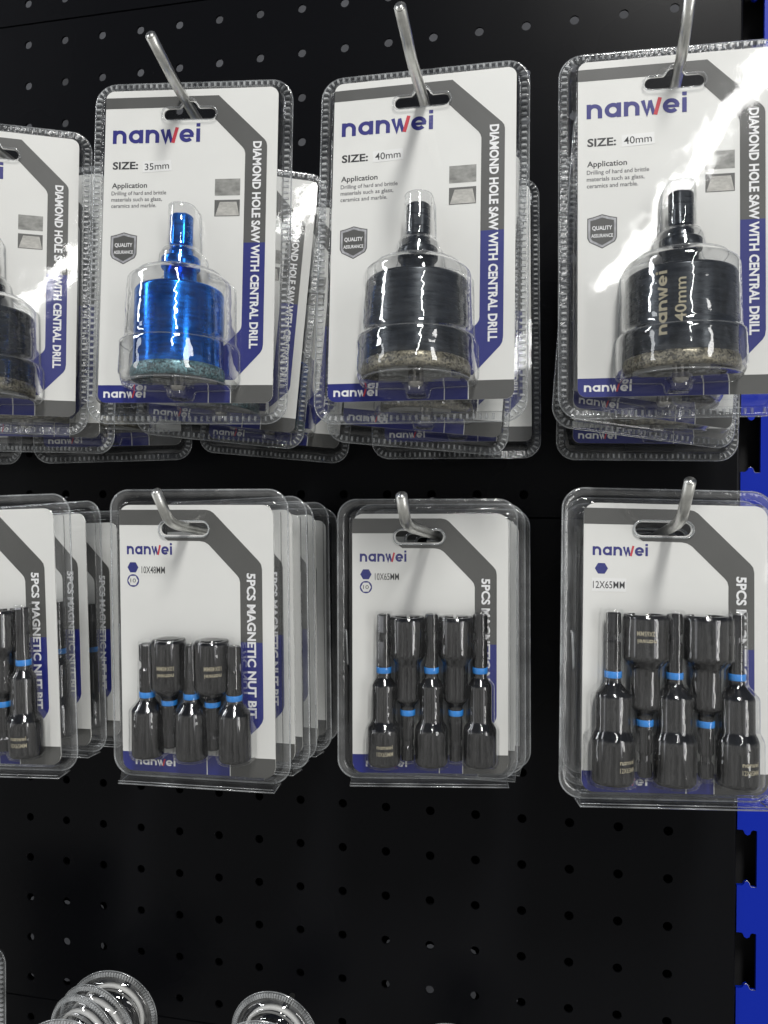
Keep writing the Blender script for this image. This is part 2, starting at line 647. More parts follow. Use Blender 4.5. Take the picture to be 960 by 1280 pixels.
def upright_outline():
    xs0, xs1, xr = 208.9, 218.4, 262.0
    ox = 235.2
    pts = [(xr, -560), (xr, 560)]
    pts.append((xs0, 560))
    zt = -188.6 + 53.1 * 14
    k = 14
    while k >= -6:
        zb = -188.6 + 53.1 * k      # lower end of the slot
        zt = zb + 29.2
        m = (xs0 + xs1) / 2 + 0.2
        pts += [(xs0, zt), (m - 2.3, zt), (m - 1.7, zt - 0.8), (m - 1.3, zt - 2.0), (m, zt - 2.7), (m + 1.3, zt - 2.0), (m + 1.8, zt - 0.4), (m + 2.6, zt + 0.2), (xs1, zt - 0.1)]
        pts += [(xs1, zb), (m + 2.2, zb - 0.1), (m + 1.4, zb + 0.6), (m + 1.1, zb + 1.9), (m, zb + 2.9), (m - 1.1, zb + 2.3), (m - 1.8, zb + 1.0), (m - 2.6, zb + 0.5), (xs0, zb + 0.4)]
        k -= 1
    pts.append((xs0, -560))
    return [(x - ox, z) for x, z in pts]


mb = MB()
ol = [p for p in upright_outline() if True]
# keep only slots that lie inside the upright
ol2 = []
for p in ol:
    if -560 <= p[1] <= 560:
        ol2.append(p)
mb.slab([ol2], 2.0, 4.0, "blue_powder_coat")
face = mb.build("front_face", up)
mb = MB()
mb.box((4, 4.02, -560), (5.8, 60, 560), "blue_powder_coat")
mb.build("side_flange", up)
mb = MB()
mb.box((24.5, 4.02, -560), (26.7, 60, 560), "blue_powder_coat")
mb.build("side_flange", up)
mb = MB()
mb.box((-26.3, 18, -560), (3.9, 19, 560), "painted_slot_shade")  # near-black sheet standing in for the shade behind the slots
mb.build("slot_shade_sheet", up)
# worn bright lips at the lower ends of the slots
for k in range(-2, 9):
    mb = MB()
    zb = -188.6 + 53.1 * k
    m = (208.9 + 218.4) / 2 + 0.2 - 235.2
    x1s = 218.4 - 235.2
    P = [(x1s, zb), (m + 2.2, zb - 0.1), (m + 1.4, zb + 0.6), (m + 1.1, zb + 1.9), (m, zb + 2.9), (m - 1.1, zb + 2.3)]
    mb.tube([(a, 2.3, b + 0.02) for a, b in P], 0.22, "bare_edge", 6)
    mb.build("worn_slot_edge", up)


# ------------------------------------------------------------------ wire hooks
def smooth_path(pts, n=5, rad=0.35):
    """round the corners of a polyline"""
    P = [Vector(p) for p in pts]
    out = [P[0]]
    for i in range(1, len(P) - 1):
        a = P[i] + (P[i - 1] - P[i]) * rad
        b = P[i] + (P[i + 1] - P[i]) * rad
        for k in range(n + 1):
            t = k / n
            out.append(a * (1 - t) ** 2 + P[i] * 2 * t * (1 - t) + b * t * t)
    out.append(P[-1])
    return out


def hook(path, r, label, group="wire hooks pushed into the board", bar=True):
    x, z = path[0][0], path[0][2]
    root = empty("wire_hook", (x * MM, 0, z * MM))
    tag(root, label, "hook", group)
    mb = MB()
    rel = [(p[0] - x, p[1], p[2] - z) for p in path]
    q = smooth_path(rel, 5, 0.24)
    mb.tube(q, r, "plated_wire", 14)
    # rounded-off end
    a, b = Vector(q[-2]), Vector(q[-1])
    t = (b - a).normalized()
    mb.tube([b - t * 0.01, b + t * 0.35], r * 0.86, "plated_wire", 14)
    mb.build("hook_wire", root)
    if not bar:
        return root
    mb = MB()
    mb.tube([(-12.5, 6, 0.0), (-12.5, -2.4, 0.0), (12.5, -2.4, 0.0), (12.5, 6, 0.0)], 1.7, "plated_wire", 8)
    mb.build("mounting_bar", root)
    return root


hook([(-136, -2, 162), (-138, -106, 170), (-138, -126, 175), (-138, -146, 183)], 2.1, "bright steel hook carrying the hole saw packs at the left edge of the photo")
hook([(-36, -2, 162.5), (-36, -106, 171), (-36, -131, 176.8), (-36.0, -151.3, 184.4)], 2.1, "bright steel hook with upturned tip above the blue hole saw pack")
hook([(62.5, -2, 162.5), (62.7, -110, 169), (63, -143, 167.5), (63, -167.6, 172.2)], 2.1, "bright steel hook with upturned tip over the middle black hole saw pack")
hook([(161, -2, 163), (160.6, -96, 172.8), (160.2, -115, 176.6), (160, -131, 186.5)], 2.1, "bright steel hook at top right, leaning right over the glare on its pack")
hook([(-142, -2, -13), (-142, -100, -5), (-142, -130, 0), (-142, -142, 12)], 2.1, "steel hook carrying the leftmost nut bit packs, its tip outside the picture")
hook([(-36, -2, -13), (-36, -100, -5.5), (-36, -136, -0.6), (-36, -147.2, 12.0)], 2.1, "stubby upturned steel hook in the slot of the 10X48MM nut bit pack")
hook([(61, -2, -13), (62, -87, -5.5), (62, -147, -0.2), (62, -156.5, 10.6)], 2.1, "stubby upturned steel hook in the slot of the 10X65MM nut bit pack")
hook([(160, -2, -13), (160, -80, -4.0), (160, -121, 1.4), (160, -138.5, 15.8)], 2.1, "stubby upturned steel hook in the slot of the 12X65MM nut bit pack")
hook([(-131, -2, -284), (-131, -60, -283), (-131, -96, -281), (-131, -106, -272)], 1.6, "steel hook through the left cluster of round clear packs at the bottom", bar=False)
hook([(-29, -2, -275), (-29, -58, -275), (-29, -84, -273), (-29, -94, -266)], 1.6, "steel hook through the pair of round clear packs below the 10X48MM pack", bar=False)
hook([(66, -2, -281), (66, -56, -281), (66, -80, -279), (66, -88, -272)], 1.6, "steel hook of the round clear pack just peeping in at bottom centre", bar=False)


def add_ribs(mb, outer, inner, y, h, per=5):
    n = len(outer)
    for i in range(0, n - per + 1, per):
        a, b = i, i + 2
        o0, o1, i0, i1 = outer[a], outer[b], inner[a], inner[b]
        def mid(p, q, t):
            return (p[0] + (q[0] - p[0]) * t, p[2] + (q[2] - p[2]) * t)
        base = [mid(o0, i0, 0), mid(o1, i1, 0), mid(o1, i1, 1), mid(o0, i0, 1)]
        cx = sum(p[0] for p in base) / 4
        cz = sum(p[1] for p in base) / 4
        top = [(cx + (p[0] - cx) * 0.72, y - h, cz + (p[1] - cz) * 0.72) for p in base]
        bs = [(p[0], y, p[1]) for p in base]
        mb.add(bs + top, [(4, 5, 6, 7), (0, 1, 5, 4), (1, 2, 6, 5), (2, 3, 7, 6), (3, 0, 4, 7)], "clear_pet_rib")


# ------------------------------------------------------------------ hole-saw pack
TW, TH = 85.0, 145.0
T_OX, T_OZ = -TW / 2 + 7.0, TH / 2 - 6.2     # card's upper left corner
CW, CH = 73.0, 131.0
YC = -5.3                                    # card face


def cu(u, v):
    return (T_OX + u, T_OZ - v)


def slot_T():
    cx, cz = 36.0, 10.6
    hw, hh = 11.0, 2.35
    P = []
    for i in range(9):
        a = R(-90 + 180 * i / 8)
        P.append((cx + hw - hh + hh * math.cos(a), cz - hh * math.sin(a)))
    P += [(cx + 4.2, cz - hh), (cx + 3.4, cz - hh - 0.6), (cx + 2.4, cz - hh - 2.2), (cx + 1.2, cz - hh - 3.0), (cx - 1.2, cz - hh - 3.0), (cx - 2.4, cz - hh - 2.2), (cx - 3.4, cz - hh - 0.6), (cx - 4.2, cz - hh)]
    for i in range(9):
        a = R(90 + 180 * i / 8)
        P.append((cx - hw + hh + hh * math.cos(a), cz - hh * math.sin(a)))
    return [cu(*p) for p in P]


def dome_rings(mb, axis_u, prof, y_axis, y_base, mat, org=cu, n=20, yscale=1.0):
    """bulge of the clear shell: half round in front, straight flanks back to the face"""
    rings = []
    for v, r in prof:
        x, z = org(axis_u, v)
        ring = [(x - r, y_base, z)]
        for i in range(n + 1):
            a = R(180 + 180 * i / n)
            ring.append((x + r * math.cos(a), y_axis + r * yscale * math.sin(a), z))
        ring.append((x + r, y_base, z))
        rings.append(ring)
    mb.rings(rings, mat, True, closed=False)


def rounded(prof, k=0.35, n=3):
    """round the corners of an (v, r) profile a little"""
    out = [prof[0]]
    for i in range(1, len(prof) - 1):
        p0, p, p1 = prof[i - 1], prof[i], prof[i + 1]
        d0 = math.hypot(p0[0] - p[0], p0[1] - p[1])
        d1 = math.hypot(p1[0] - p[0], p1[1] - p[1])
        t0, t1 = min(0.45, k / max(d0, 1e-3)), min(0.45, k / max(d1, 1e-3))
        a = (p[0] + (p0[0] - p[0]) * t0, p[1] + (p0[1] - p[1]) * t0)
        b = (p[0] + (p1[0] - p[0]) * t1, p[1] + (p1[1] - p[1]) * t1)
        for j in range(n + 1):
            t = j / n
            out.append((a[0] * (1 - t) ** 2 + 2 * p[0] * t * (1 - t) + b[0] * t * t, a[1] * (1 - t) ** 2 + 2 * p[1] * t * (1 - t) + b[1] * t * t))
    out.append(prof[-1])
    return out


def revolve(mb, x, y, prof, mat, n=40, cap0=False, cap1=False, z_of=None, jitter=0):
    rings = []
    for v, r in prof:
        z = z_of(v)
        rings.append([(x + (r + random.uniform(-jitter, jitter)) * math.cos(2 * math.pi * j / n), y + (r + random.uniform(-jitter, jitter)) * math.sin(2 * math.pi * j / n), z + random.uniform(-jitter, jitter)) for j in range(n)])
    mb.rings(rings, mat, True, True, cap0, cap1)


_cache = {}


def share(key, parent, name, fn):
    """build a mesh once, afterwards reuse its data"""
    if key in _cache:
        o = bpy.data.objects.new(name, _cache[key])
        COL.objects.link(o)
        o.parent = parent
        return o
    mb = MB()
    fn(mb)
    o = mb.build(name, parent)
    _cache[key] = o.data
    return o


def saw_pack(kind):
    """kind: '35' blue saw, '40' black saw"""
    root = empty("blister_pack")
    # ---- card
    mb = MB()
    mb.slab([round_rect(CW, CH, 3.5, cx=T_OX + CW / 2, cz=T_OZ - CH / 2), slot_T()], YC, YC + 0.45, "card_white")
    card = mb.build("backing_card", root)
    y1, y2 = YC - 0.05, YC - 0.10
    # grey and blue ribbon
    def ribbon(mb):
        sl = slot_T()
        grey = [(0, 2.9), (48, 2.9), (67.6, 22.0), (68.4, 23.2), (68.7, 24.6), (68.7, 65), (59.6, 65), (59.6, 27.6), (59.2, 26.2), (58.4, 25.0), (47.4, 13.6), (46.6, 12.9), (46.9, 10.6), (46.0, 8.6), (44.6, 8.1), (40.4, 8.05), (38.6, 5.4), (37.4, 5.0), (34.6, 5.0), (33.4, 5.4), (31.6, 8.05), (27, 8.1), (25.8, 7.5), (0, 7.5)]
        mb.poly([[cu(*p) for p in reversed(grey)]], y1, "print_grey")
        blue = [(59.6, 65), (68.7, 65), (68.7, 107), (68.4, 109.0), (67.6, 110.5), (57.2, 121.6), (49, 121.6), (49, 111.0), (58.6, 101.6), (59.4, 100.4), (59.6, 99)]
        mb.poly([[cu(*p) for p in reversed(blue)]], y1, "print_blue")
        bottom = round_rect(CW, CH, 3.5, cx=T_OX + CW / 2, cz=T_OZ - CH / 2)
        zt = T_OZ - 123.7
        def clip(x0, x1):
            low = [p for p in bottom if p[1] < zt and x0 <= p[0] <= x1]
            low.sort(key=lambda p: p[0])
            def zb(x):
                if x <= T_OX + 3.5:
                    d = (T_OX + 3.5 - x)
                    return T_OZ - CH + 3.5 - math.sqrt(max(0, 3.5 ** 2 - d * d))
                if x >= T_OX + CW - 3.5:
                    d = x - (T_OX + CW - 3.5)
                    return T_OZ - CH + 3.5 - math.sqrt(max(0, 3.5 ** 2 - d * d))
                return T_OZ - CH
            xs = sorted({x0, x1} | {p[0] for p in low})
            return [(x, zb(x)) for x in xs] + [(x1, zt), (x0, zt)]
        mb.poly([clip(T_OX + 0.01, T_OX + 46.3)], y1, "print_blue")
        mb.poly([clip(T_OX + 46.7, T_OX + 55.5)], y1, "print_blue")
        mb.poly([clip(T_OX + 55.9, T_OX + CW - 0.01)], y1, "print_grey")
    share('T_ribbon', card, "printed_ribbon", ribbon)

    def logo(mb):
        x, z = cu(3.3, 22.4)
        put_logo(mb, x, z, 37.2, 5.7, y1, "print_navy", "print_red")
    share('T_logo', card, "brand_logo", logo)

    def logo_small(mb):
        x, z = cu(2.4, 128.9)
        put_logo(mb, x, z, 17.8, 2.55, y2, "print_white", "print_red")
    share('T_logo2', card, "brand_logo", logo_small)

    def letters(mb):
        x, z = cu(63.0, 22.8)
        put_text(mb, "DIAMOND HOLE SAW WITH CENTRAL DRILL", x, z, 86.0, 3.25, y2, "print_white", 0.034, -90)
    share('T_letters', card, "ribbon_lettering", letters)

    def size_letters(mb):
        x, z = cu(3.6, 33.2)
        put_text(mb, "SIZE:", x, z, 10.8, 2.95, y1, "print_black", 0.026)
    share('T_letters2', card, "size_lettering", size_letters)

    def use_letters(mb):
        x, z = cu(3.5, 41.2)
        put_text(mb, "Application", x, z, 15.0, 2.1, y1, "print_black", 0.016)
        for i, (s, w) in enumerate((("Drilling of hard and brittle", 23.3), ("materials such as glass,", 21.6), ("ceramics and marble.", 19.2))):
            x, z = cu(3.4, 44.2 + 2.65 * i)
            put_text(mb, s, x, z, w, 1.6, y1, "print_soft_black", 0.012)
    share('T_letters3', card, "application_lettering", use_letters)
    mb = MB()
    a = 3.0 if kind == '35' else (2.0)
    x, z = cu(16.6, 34.9 if kind == '35' else 34.2)
    st = [(0, 0), (12.2, 0), (12.2, 4.6), (0, 4.6)]
    ca, sa = math.cos(R(a)), math.sin(R(a))
    mb.slab([[(x + p * ca - q * sa, z + p * sa + q * ca) for p, q in st]], YC - 0.09, YC - 0.02, "sticker_white")
    put_text(mb, kind + "mm", x + 0.8, z + 1.0, 10.3, 2.75, YC - 0.13, "print_black", 0.004, a)
    mb.build("size_sticker", card)

    def shield(mb):
        def sh(cx, cv, w, h):
            P = [(-w, -h * 0.78), (-w * 0.55, -h * 0.86), (0, -h), (w * 0.55, -h * 0.86), (w, -h * 0.78), (w, h * 0.38), (w * 0.86, h * 0.62), (0, h), (-w * 0.86, h * 0.62), (-w, h * 0.38)]
            return [cu(cx + a, cv + b) for a, b in reversed(P)]
        mb.poly([sh(9.2, 66.6, 5.6, 6.7)], y1, "print_grey")
        mb.poly([sh(9.2, 66.6, 5.25, 6.3)], y1 - 0.03, "print_silver")
        mb.poly([sh(9.2, 66.6, 4.45, 5.4)], y1 - 0.06, "print_grey")
        x, z = cu(5.45, 66.0)
        put_text(mb, "QUALITY", x, z, 7.5, 1.5, y1 - 0.09, "print_white", 0.02)
        x, z = cu(5.1, 68.9)
        put_text(mb, "ASSURANCE", x, z, 8.2, 1.3, y1 - 0.09, "print_white", 0.018)
    share('T_shield', card, "shield_emblem", shield)

    def tiles(mb):
        mb.poly([[cu(47.2, 45.2), cu(57.8, 45.2), cu(57.8, 38.2), cu(47.2, 38.2)]], y1, "tile_grey")
    share('T_tiles', card, "tile_picture", tiles)

    def tiles2(mb):
        mb.poly([[cu(47.2, 53.9), cu(57.8, 53.9), cu(57.8, 47.0), cu(47.2, 47.0)]], y1, "tile_dark")
        mb.poly([[cu(47.6, 53.6), cu(57.6, 53.6), cu(56.4, 47.9), cu(49.4, 47.9)]], y1 - 0.03, "tile_light")
    share('T_tiles2', card, "tile_picture", tiles2)

    # ---- clear front shell
    def shell(mb):
        nc, ne = 12, (56, 32)
        # ne[0] is for vertical sides (k even: from corner BR up to TR), ne[1] for horizontal ones
        def O(d, y, ox=0, oz=0):
            return [(p[0] + ox, y, p[1] + oz) for p in round_rect(TW - 2 * d, TH - 2 * d, max(0.6, 9 - d), nc=nc, ne=(NEV, NEH))]
        NEV, NEH = 250, 134
        nc = 24
        outer = O(0, 0)
        n = len(outer)
        # ribbed rim: low bars pressed across the flange every 2.5 mm
        mb.rings([O(0, 0), O(0.35, -0.55), O(0.8, -0.5), O(3.3, -0.5), O(3.7, -0.45), O(4.1, 0.1)], "clear_pet_rim", True)
        add_ribs(mb, O(0.9, 0), O(3.2, 0), -0.52, 1.0)
        # wall up to the raised face: the face is offset to the left/top margins of the card
        fcx, fcz = T_OX + CW / 2, T_OZ - CH / 2
        def face(d, y):
            return [(p[0] + fcx, y, p[1] + fcz) for p in round_rect(CW + 1.6 - 2 * d, CH + 1.6 - 2 * d, 4.4 - d, nc=nc, ne=(NEV, NEH))]
        mb.rings([O(4.1, 0.1), face(-0.9, 0.0), face(-0.6, -1.0), face(-0.15, -5.6), face(0.15, -6.15), face(0.6, -6.3)], "clear_pet", True)
        f = [(p[0], p[2]) for p in face(0.6, 0)][::4]
        mb.poly([[(p[0], p[2]) for p in face(0.6, 0)], slot_T()], -6.3, "clear_pet")
        # bead along the outermost edge and around the slot
        mb.tube(O(0.1, 0.15)[::4], 0.28, "clear_pet_bead", 6, closed=True)
        sl = slot_T()
        c = (sum(p[0] for p in sl) / len(sl), sum(p[1] for p in sl) / len(sl))
        mb.tube([(c[0] + (p[0] - c[0]) * 1.06, -6.35, c[1] + (p[1] - c[1]) * 1.16) for p in sl], 0.35, "clear_pet_rim", 6, closed=True)
        # bulge over the saw
        prof = rounded([(53.2, 0.0), (53.2, 5.4), (70.6, 6.0), (72.6, 8.4), (79.8, 9.6), (80.6, 14.5), (84.6, 20.6), (108.5, 21.2), (110.5, 22.8), (123.0, 23.0), (126.2, 21.0), (126.6, 4.6), (130.6, 4.2), (130.8, 0.0)], 1.6, 4)
        dome_rings(mb, 36.5, prof, -13.3, -6.32, "clear_pet_dome", n=28)
        # thicker plastic where the bulge turns: the bright lines round it
        for v, rr, th in ((81.6, 16.4, 0.28), (110.2, 22.4, 0.25), (126.0, 21.2, 0.30), (71.4, 7.0, 0.22), (53.4, 5.2, 0.22)):
            x, z = cu(36.5, v)
            mb.tube([(x - rr, -6.4, z), (x - rr, -9.5, z)] + [(x + rr * math.cos(R(180 + 180 * i / 20)), -13.3 + rr * math.sin(R(180 + 180 * i / 20)), z) for i in range(21)] + [(x + rr, -9.5, z), (x + rr, -6.4, z)], th, "clear_pet_rim", 6)
        base = [(v, r + 0.15) for v, r in prof if r > 3]
        for sg in (-1, 1):
            mb.tube([(cu(36.5 + sg * r, v)[0], -6.45, cu(0, v)[1]) for v, r in base], 0.3, "clear_pet_rim", 6)
    share('T_shell', root, "clear_shell", shell)

    def back(mb):
        def O(d, y):
            return [(p[0], y, p[1]) for p in round_rect(TW - 2 * d, TH - 2 * d, max(0.6, 9 - d), nc=8, ne=1)]
        mb.rings([O(0.1, 0.6), O(4.3, 0.5), O(5.0, 6.4)], "clear_pet", True)
        mb.poly([[(p[0], p[2]) for p in O(5.0, 0)], slot_T()], 6.4, "clear_pet")
    share('T_back', root, "rear_shell", back)

    # ---- the saw
    steel = "saw_blue_steel" if kind == '35' else "saw_black_steel"
    r = 17.7 if kind == '35' else 20.0
    ax, _ = cu(36.5, 0)
    ay = -13.3
    zof = lambda v: T_OZ - v
    def body(mb):
        revolve(mb, ax, ay, rounded([(88.0, 4.6), (88.0, r - 1.0), (89.0, r - 0.3), (116.0, r - 0.3)], 0.3, 2), steel, 64, z_of=zof)
        revolve(mb, ax, ay, [(116.0, r - 0.3), (123.5, r - 0.3), (123.5, r - 1.9), (90.0, r - 1.9), (90.0, 0.1)], steel, 64, z_of=zof)
        # side slot shadow groove low on the wall
    saw = share('saw_body' + kind, root, "hole_saw", body)
    def shank(mb):
        n = 40
        def ring(v, rr, flat):
            out = []
            for j in range(n):
                a = 2 * math.pi * j / n
                q = rr
                if flat:
                    b = (a + R(20)) % (2 * math.pi / 3) - math.pi / 3
                    q = min(rr, 0.9 * rr / max(0.2, math.cos(b)))
                out.append((ax + q * math.cos(a), ay + q * math.sin(a), zof(v)))
            return out
        mb.rings([ring(57.0, 0.1, 0), ring(57.0, 3.9, 1), ring(57.7, 4.6, 1), ring(69.4, 4.6, 1), ring(69.7, 4.6, 0)], steel, True)
        mb.rings([ring(69.7, 4.6, 0), ring(70.1, 4.1, 0), ring(71.0, 4.1, 0), ring(71.4, 4.8, 0), ring(74.6, 4.8, 0)], steel, True)
        mb.rings([ring(74.6, 4.8, 0), ring(74.6, 7.4, 0), ring(75.0, 7.7, 0), ring(78.4, 7.7, 0), ring(78.8, 7.4, 0), ring(78.8, 6.4, 0), ring(88.0, 6.4, 0)], steel, True)
    share('saw_shank' + kind, saw, "shank", shank)
    def grit(mb):
        random.seed(3)
        revolve(mb, ax, ay, [(118.9, r - 0.35), (119.1, r + 0.1), (119.7, r + 0.35), (120.2, r + 0.5), (121, r + 0.6), (122.4, r + 0.6), (123.6, r + 0.5), (124.2, r + 0.0), (124.3, r - 1.2), (123.4, r - 2.1), (118, r - 2.1)], "diamond_grit_blue" if kind == '35' else "diamond_grit", 150, z_of=zof, jitter=0.12)
    share('saw_grit' + kind, saw, "grit_rim", grit)
    def drill(mb):
        revolve(mb, ax, ay, [(91, 3.0), (126.0, 3.0), (127.2, 2.4), (127.6, 0.1)], "bright_drill", 20, z_of=zof)
        for s in (-1, 1):
            mb.box((ax - 0.7 + s * 1.2, ay - 3.1, zof(126.0)), (ax + 0.7 + s * 1.2, ay - 2.5, zof(100)), "bright_drill")
    share('saw_drill', saw, "centre_drill", drill)
    return root


# ------------------------------------------------------------------ nut-bit pack
def bit_profiles(kind):
    """(upright, inverted) lists of (v, r), ring (v0, v1), hex shank range; v measured down the card"""
    if kind == '48':
        up_ = dict(hexr=(54.2, 72.6), notch=62.5, ring=(73.0, 75.2), body=[(72.4, 3.1), (75.6, 3.1), (76.6, 3.5), (80.0, 6.3), (97.6, 6.5), (98.3, 6.0)], open_end=98.3)
        dn = dict(hexr=(94.8, 78.2), notch=88.0, ring=(75.9, 77.9), body=[(78.3, 3.1), (75.5, 3.1), (74.6, 3.6), (71.4, 6.6), (52.9, 6.8), (52.2, 6.3)], open_end=52.2)
        return up_, dn, (13.6, 31.9, 49.4), (22.8, 40.6)
    if kind == '65':
        up_ = dict(hexr=(40.4, 61.6), notch=49.5, ring=(61.8, 64.2), body=[(61.2, 3.0), (64.8, 3.0), (66.0, 3.0), (68.6, 4.2), (69.4, 4.4), (83.4, 4.4), (86.2, 6.2), (87.2, 6.4), (100.3, 6.4), (101.2, 5.8)], open_end=101.2)
        dn = dict(hexr=(99.6, 81.8), notch=92.6, ring=(79.0, 81.3), body=[(82, 3.0), (78.4, 3.0), (77.4, 3.1), (75.0, 4.3), (74.2, 4.5), (60.4, 4.5), (57.4, 6.6), (56.4, 6.8), (42.4, 6.8), (41.4, 6.2)], open_end=41.4)
        return up_, dn, (13.2, 32.4, 52.0), (22.8, 42.2)
    up_ = dict(hexr=(40.4, 61.6), notch=49.5, ring=(61.8, 64.2), body=[(61.2, 2.9), (64.8, 2.9), (66.2, 3.2), (69.6, 5.4), (70.6, 5.8), (82.6, 5.8), (85.6, 7.0), (86.8, 7.1), (100.8, 7.1), (101.8, 6.5)], open_end=101.8)
    dn = dict(hexr=(99.6, 81.8), notch=92.6, ring=(79.0, 81.3), body=[(82, 2.9), (78.2, 2.9), (77.0, 3.1), (74.6, 4.5), (73.8, 4.7), (60.4, 4.7), (57.2, 7.0), (56.2, 7.2), (42.0, 7.2), (41.0, 6.6)], open_end=41.0)
    return up_, dn, (9.1, 29.9, 51.0), (19.9, 40.5)


def nut_pack(kind, label_text):
    s = 1.067
    sx = s * (1.08 if kind == '12' else 1.0)
    W, H = 75.0, 117.0
    cw, chh = 64.0, 107.0
    ox, oz = -W / 2 + 6.5, H / 2 - 6.0
    yc = -5.3
    root = empty("blister_pack")
    def c2(u, v):
        return ((ox + u), (oz - v))
    class SB(MB):
        def build(self, name, parent=None):
            self.v = [(x * sx, y, z * s) for x, y, z in self.v]
            return MB.build(self, name, parent)
    def shareL(key, parent, name, fn):
        key = key + ('w' if kind == '12' else '')
        if key in _cache:
            o = bpy.data.objects.new(name, _cache[key])
            COL.objects.link(o)
            o.parent = parent
            return o
        mb = SB()
        fn(mb)
        o = mb.build(name, parent)
        _cache[key] = o.data
        return o
    def slot():
        return round_rect(19.5, 4.9, 2.4, nc=6, cx=c2(27.6, 0)[0], cz=c2(0, 9.4)[1])
    mb = SB()
    ccx, ccz = ox + cw / 2, oz - chh / 2
    mb.slab([round_rect(cw, chh, 4.5, cx=ccx, cz=ccz), slot()], yc, yc + 0.45, "card_white")
    card = mb.build("backing_card", root)
    y1, y2 = yc - 0.05, yc - 0.10
    def ribbon(mb):
        grey = [(0.01, 1.9), (36.5, 1.9), (38.4, 2.3), (39.8, 3.2), (57.8, 21.6), (58.9, 23.0), (59.3, 25.0), (59.3, 53.7), (50.3, 53.7), (50.3, 30.2), (49.9, 28.6), (49.0, 27.4), (37.6, 15.6), (36.0, 14.6), (34.0, 14.2), (20.6, 14.1), (19.0, 12.9), (20, 12.5), (35.4, 12.5), (37.4, 11.2), (38.1, 9.4), (37.4, 7.6), (35.4, 6.3), (19.8, 6.3), (17.6, 8.0), (0.01, 8.0)]
        mb.poly([[c2(*p) for p in reversed(grey)]], y1, "print_grey")
        blue = [(50.3, 53.7), (59.3, 53.7), (59.3, 83.4), (58.8, 85.0), (57.4, 87.0), (54.4, 89.8), (50.3, 93.4)]
        mb.poly([[c2(*p) for p in reversed(blue)]], y1, "print_blue")
        def zb(x):
            rr = 4.5
            if x <= ox + rr:
                return oz - chh + rr - math.sqrt(max(0, rr * rr - (ox + rr - x) ** 2))
            if x >= ox + cw - rr:
                return oz - chh + rr - math.sqrt(max(0, rr * rr - (x - ox - cw + rr) ** 2))
            return oz - chh
        zt = oz - 99.3
        def clip(a, b):
            xs = [ox + a + (b - a) * i / 16 for i in range(17)]
            if a < 1:
                xs = [ox + a + (4.5 - a) * i / 8 for i in range(9)] + [ox + b]
            if b > cw - 1:
                xs = [ox + a] + [ox + b - 4.5 + 4.5 * i / 8 for i in range(9)]
            return [(x, zb(x)) for x in xs] + [(ox + b, zt), (ox + a, zt)]
        mb.poly([clip(0.02, 35.6)], y1, "print_blue")
        mb.poly([clip(36.0, 45.2)], y1, "print_blue")
        mb.poly([clip(45.6, cw - 0.02)], y1, "print_grey")
    shareL('L_ribbon', card, "printed_ribbon", ribbon)
    def logo(mb):
        x, z = c2(3.1, 19.7)
        put_logo(mb, x, z, 19.2, 3.35, y1, "print_navy", "print_red")
    shareL('L_logo', card, "brand_logo", logo)

    def logo_small(mb):
        x, z = c2(5.5, 104.4)
        put_logo(mb, x, z, 17.0, 2.4, y2, "print_white", "print_red")
    shareL('L_logo2', card, "brand_logo", logo_small)
    def letters(mb):
        x, z = c2(53.2, 26.6)
        put_text(mb, "5PCS MAGNETIC NUT BIT", x, z, 57.0, 3.2, y2, "print_white", 0.034, -90)
    shareL('L_letters', card, "ribbon_lettering", letters)
    mb = SB()
    x, z = c2(5.6, 24.9)
    hexa = lambda r: [(x + r * math.cos(R(60 * i)), z + r * math.sin(R(60 * i))) for i in range(6)]
    if kind == '12':
        x, z = c2(6.2, 24.6)
        mb.poly([hexa(2.3)], y1, "print_blue")
    else:
        mb.poly([hexa(2.35)], y1, "print_blue")
        x, z = c2(5.6, 30.2)
        mb.poly([[(x + 2.55 * math.cos(R(15 * i)), z + 2.55 * math.sin(R(15 * i))) for i in range(24)]], y1, "print_navy")
        mb.poly([hexa(2.15)], y1 - 0.03, "card_white")
        put_text(mb, "10", x - 1.15, z - 0.75, 2.3, 1.55, y1 - 0.06, "print_black", 0.0)
    mb.build("size_symbol", card)
    mb = SB()
    if kind == '12':
        x, z = c2(2.9, 33.2)
        mb.slab([[(x, z), (x + 12.0, z), (x + 12.0, z + 5.0), (x, z + 5.0)]], yc - 0.10, yc - 0.02, "sticker_white")
        put_text(mb, label_text, x + 0.4, z + 1.2, 11.0, 2.6, yc - 0.14, "print_black", 0.004)
    else:
        x, z = c2(9.0, 27.3)
        mb.slab([[(x - 0.3, z - 0.9), (x + 10.6, z - 0.9), (x + 10.6, z + 3.6), (x - 0.3, z + 3.6)]], yc - 0.10, yc - 0.02, "card_white")
        put_text(mb, label_text, x + 0.3, z + 0.1, 9.9, 2.7, yc - 0.14, "print_black", 0.006)
    mb.build("size_sticker", card)

    up_, dn, ups, dns = bit_profiles(kind)
    yax = yc - 5.6
    for pr, kk in ((up_, 1.03 if kind == '48' else 1.07), (dn, 1.04 if kind == '48' else 1.12)):
        pr['body'] = [(v, r * kk if r > 3.6 else r) for v, r in pr['body']]
        if kind == '65':
            pr['body'] = [(v, r * 1.08 if 3.6 < r < 5.2 else r * 1.04 if (r > 5.2 and pr is up_) else r) for v, r in pr['body']]
        if kind == '12':
            pr['body'] = [(v, r * 1.07 if r > 3.6 else r) for v, r in pr['body']]
